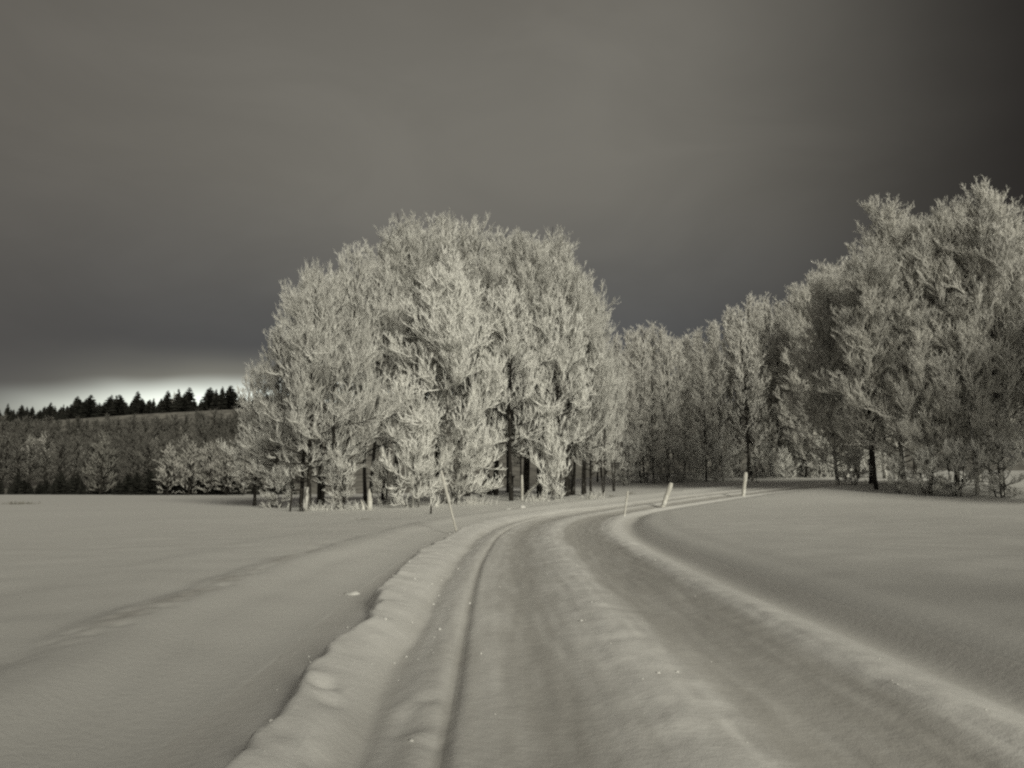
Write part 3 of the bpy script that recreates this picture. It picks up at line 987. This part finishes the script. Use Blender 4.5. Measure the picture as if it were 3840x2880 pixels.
stake('leaning_pole', 1130, 55.5, [(0, 0, 0.1), (1.0, 0.2, 1.1), (2.0, 0.3, 2.15)], [0.10, 0.09, 0.06], RIMED_WOOD, 'pale rimed pole leaning to the right among the thin trunks of the grove', 'pole')
stake('rimed_post', 1127, 54.5, [(0, 0, -0.3), (0.02, 0, 0.8), (0, 0, 1.75)], [0.12, 0.11, 0.06], RIMED_WOOD, 'pale upright rimed post in front of the thin trunks', 'post')
stake('leaning_pole', 1615, 74.0, [(0, 0, 0.2), (0.6, 0, 1.3), (1.05, 0.1, 2.6)], [0.13, 0.12, 0.07], RIMED_WOOD, 'pale rimed pole leaning by a dark trunk behind the bend', 'pole')
stake('rimed_stump', 804, 46.5, [(0, 0, -0.2), (0.03, 0, 0.5), (0.0, 0, 0.9), (-0.02, 0, 1.25)], [0.17, 0.16, 0.12, 0.02], RIMED_WOOD, 'slim pointed white rimed stump on the snow left of the white shrub', 'stump')
stake('rimed_stump', 790, 46.3, [(0.1, 0, -0.2), (0.0, 0, 0.3), (-0.12, 0, 0.62)], [0.09, 0.08, 0.02], RIMED_WOOD, 'small leaning rimed stump beside the slim pointed one', 'stump')
stake('weed_stalk', 934, 42.0, [(0, 0, -0.1), (0.02, 0, 0.25), (0.0, 0, 0.5)], [0.05, 0.05, 0.02], WOOD, 'short dark stalk poking through the snow left of the leaning marker pole', 'plant')
# A-shaped trestle at the far left of the grove
x, Y = gx(652, 45.0), 45.0
tr = thing('trestle', 'small weathered trestle with a pale board at the left foot of the grove', 'trestle', (x, Y, gz(x, Y)))
for sx, sy in ((-0.42, 0.0), (0.10, 0.15)):
    tube_obj('leg', [(sx, sy, -0.15), (sx + 0.08, sy, 1.35)], [0.055, 0.045], WOOD, 7, tr)
tube_obj('crossbar', [(-0.36, 0.06, 1.22), (0.5, 0.2, 1.26)], [0.05, 0.05], WOOD, 7, tr)
tube_obj('board', [(0.36, 0.2, -0.1), (0.40, 0.2, 0.7), (0.44, 0.2, 1.4)], [0.19, 0.19, 0.17], BARK_FROST, 4, tr)


# reflectors that glint on the trunks
for px, py, Y, r, lab in ((1168, 996, 56.2, 0.13, 'small bright round reflector on a trunk in the grove, higher of the glints'), (1195, 1017, 56.0, 0.10, 'small bright round reflector low between the trunks of the grove'), (1196, 1000, 56.4, 0.08, 'faint round reflector on a trunk right of the brighter ones'), (1626, 994, 73.0, 0.13, 'small bright reflector by the leaning pole behind the bend')):
    x, zt = gx(px, Y), top_z(py, Y)
    t = thing('trail_reflector', lab, 'reflector', (x, Y, gz(x, Y)), 0, 'reflectors among the trunks')
    hh = zt - gz(x, Y)
    tube_obj('stake', [(0, 0.04, -0.2), (0, 0.04, hh + 0.05)], [0.03, 0.025], BARK, 6, t)
    a_ = np.arange(12) * 2 * np.pi / 12
    V = np.concatenate([np.stack([np.cos(a_) * r, 0 * a_, hh + np.sin(a_) * r], 1), np.stack([np.cos(a_) * r, 0 * a_ + 0.02, hh + np.sin(a_) * r], 1)])
    q = np.arange(12)
    Fs = [np.stack([q, np.roll(q, -1), np.roll(q, -1) + 12, q + 12], 1), q[None], (q + 12)[None, ::-1]]
    obj('disc', mesh_np('disc', V, Fs, False, (REFL,)), t)


def lump(name, px, Y, r, label, cat, m_, group=None, seed=0, flat=0.6, tall=0.0):
    rng = np.random.RandomState(seed)
    nu, nv = 12, 7
    V = []
    off = rng.rand(2) * 50
    for j in range(nv):
        th = math.pi * j / (nv - 1)
        for i in range(nu):
            ph = 2 * math.pi * i / nu
            v = np.array([math.sin(th) * math.cos(ph), math.sin(th) * math.sin(ph), math.cos(th)])
            k_ = 1 + 0.35 * float(vnoise(v[0] * 1.3 + off[0] + v[2], v[1] * 1.3 + off[1], 0.8, 3))
            V.append(v * r * k_ * np.array([1, 1, flat]))
    k_ = np.arange(nu * nv).reshape(nv, nu)
    Fq = np.stack([k_[:-1], k_[1:], np.roll(k_[1:], -1, 1), np.roll(k_[:-1], -1, 1)], -1).reshape(-1, 4)
    me_ = mesh_np(name, np.array(V), Fq, True, (m_,))
    x_ = gx(px, Y)
    o_ = obj(name, me_, None, (x_, Y, gz(x_, Y) - r * flat * 0.4))
    return tag(o_, label, cat, group)


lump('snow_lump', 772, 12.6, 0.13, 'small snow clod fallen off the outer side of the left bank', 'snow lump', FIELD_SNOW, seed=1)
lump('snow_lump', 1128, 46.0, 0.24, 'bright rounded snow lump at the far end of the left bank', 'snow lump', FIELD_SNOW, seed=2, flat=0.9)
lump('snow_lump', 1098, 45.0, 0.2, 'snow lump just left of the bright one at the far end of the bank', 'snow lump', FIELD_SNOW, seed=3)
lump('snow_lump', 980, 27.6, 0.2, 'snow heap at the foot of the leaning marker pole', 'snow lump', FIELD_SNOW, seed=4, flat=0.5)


def clods(name, spots, m_):
    base = []
    for j, th in enumerate((0.5, 1.25, 2.2)):
        for i in range(5):
            ph = 2 * math.pi * (i + 0.5 * j) / 5
            base.append((math.sin(th) * math.cos(ph), math.sin(th) * math.sin(ph), math.cos(th)))
    base = np.array(base + [(0, 0, 1.0), (0, 0, -0.8)])
    tri = []
    for i in range(5):
        n_ = (i + 1) % 5
        tri += [(15, i, n_), (i, 5 + i, n_), (n_, 5 + i, 5 + n_), (5 + i, 10 + i, 5 + n_), (5 + n_, 10 + i, 10 + n_), (10 + i, 16, 10 + n_)]
    tri = np.array(tri)
    rng = np.random.RandomState(9)
    so = Soup()
    S_ = np.array([q[0] for q in spots])
    T_ = np.array([q[1] for q in spots])
    X = np.interp(S_, RS, RC[:, 0]) + np.interp(S_, RS, RN[:, 0]) * T_
    Y = np.interp(S_, RS, RC[:, 1]) + np.interp(S_, RS, RN[:, 1]) * T_
    Z = base_h(X, Y) + profile(S_, T_) + dents(X, Y)
    for x_, y_, z_, q in zip(X, Y, Z, spots):
        V = base * rng.uniform(0.65, 1.25, (len(base), 1)) * q[2] * np.array([1, 1, 0.7]) + np.array([x_, y_, z_ + 0.1 * q[2]])
        so.add(V, tri)
    o_ = obj(name, so.mesh(name, m_, True))
    o_['kind'] = 'stuff'
    return tag(o_, 'small crumbs and clods of snow scraped up along the road edges and its middle ridge', 'snow crumbs')


_c = np.random.RandomState(3)
spots = []
for q in range(260):
    s0 = 8 + 34 * _c.rand() ** 1.6
    t0 = (_c.normal(-2.35, 0.35), _c.normal(0.15, 0.30), _c.normal(2.1, 0.22), _c.normal(-1.7, 0.5))[_c.choice(4, p=[0.5, 0.22, 0.18, 0.10])]
    spots.append((s0, t0, min(0.024, 0.007 + _c.exponential(0.007))))
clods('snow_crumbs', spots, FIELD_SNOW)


def tuft(px, Y, label, seed, h=0.3, n=40, spread=0.25, group=None, wide=1.0):
    rng = np.random.RandomState(seed)
    x_ = gx(px, Y)
    p = np.stack([rng.normal(size=n) * spread * wide, rng.normal(size=n) * spread, np.full(n, -0.05)], 1)
    d = np.stack([rng.normal(size=n) * 0.5, rng.normal(size=n) * 0.5, np.ones(n)], 1)
    P = grow(rng, p, d, h * rng.uniform(0.5, 1.2, n), 2, -0.4, 0.15)
    V, Fq = tubes(P, lerp_r(np.full(n, 0.022), np.full(n, 0.006), 3), 3)
    o_ = obj('grass_tuft', mesh_np('grass_tuft', V, Fq, True, (GRASS,)), None, (x_, Y, gz(x_, Y)))
    o_['kind'] = 'stuff'
    return tag(o_, label, 'grass', group)


tuft(62, 63.0, 'wide dark grass tuft lying on the left field near the picture edge', 1, 0.28, 130, 0.35, wide=2.0)
tuft(803, 36.0, 'dark grass tuft on the snow between the slim stump and the bank', 2, 0.12, 60, 0.14, wide=2.0)
for px, Y, sd_ in ((1274, 57, 3), (1299, 57.5, 4), (1318, 56.5, 5), (1358, 58.5, 6)):
    tuft(px, Y, 'tiny dark grass tuft on the snow beyond the road bend', sd_, 0.22, 26, 0.10, 'tufts beyond the bend')
for px, Y, lab, sd_ in ((700, 46.8, 'rimed grass at the foot of the left trunks', 8), (776, 46.6, 'rimed grass below the forked tree', 9), (1150, 52.5, 'rimed grass in front of the thin trunks', 10), (1280, 54.5, 'rimed weeds at the right end of the grove', 11), (1030, 50.5, 'rimed weeds right of the broad front tree', 12)):
    o_ = tuft(px, Y, lab, sd_, 0.7, 60, 0.45)
    o_.data.materials.clear()
    o_.data.materials.append(FROST)


# ------------------------------------------------------------------ labels that would be shared say which one, counted from the left
def singled_out():
    shared = {}
    for o_ in SC.objects:
        if 'category' in o_ and o_.get('kind') != 'stuff' and o_.location.y > 12 and abs(o_.location.x) < 0.72 * o_.location.y:
            shared.setdefault(o_['label'], []).append(o_)
    nth = ('leftmost', 'second', 'third', 'fourth', 'fifth', 'sixth', 'seventh', 'eighth', 'ninth', 'tenth', 'eleventh', 'twelfth')
    for lab, os_ in shared.items():
        if 1 < len(os_) <= len(nth):
            os_.sort(key=lambda q: q.location.x / q.location.y)
            for k_, o_ in enumerate(os_):
                end = nth[k_] + (' one' if k_ == 0 else ' from left')
                if len((lab + ' ' + end).split()) <= 16:
                    o_['label'] = lab + ', ' + end


singled_out()
for o_ in SC.objects:
    if len(str(o_.get('label', '')).split()) > 16:
        print('LONG', o_.name, o_['label'])
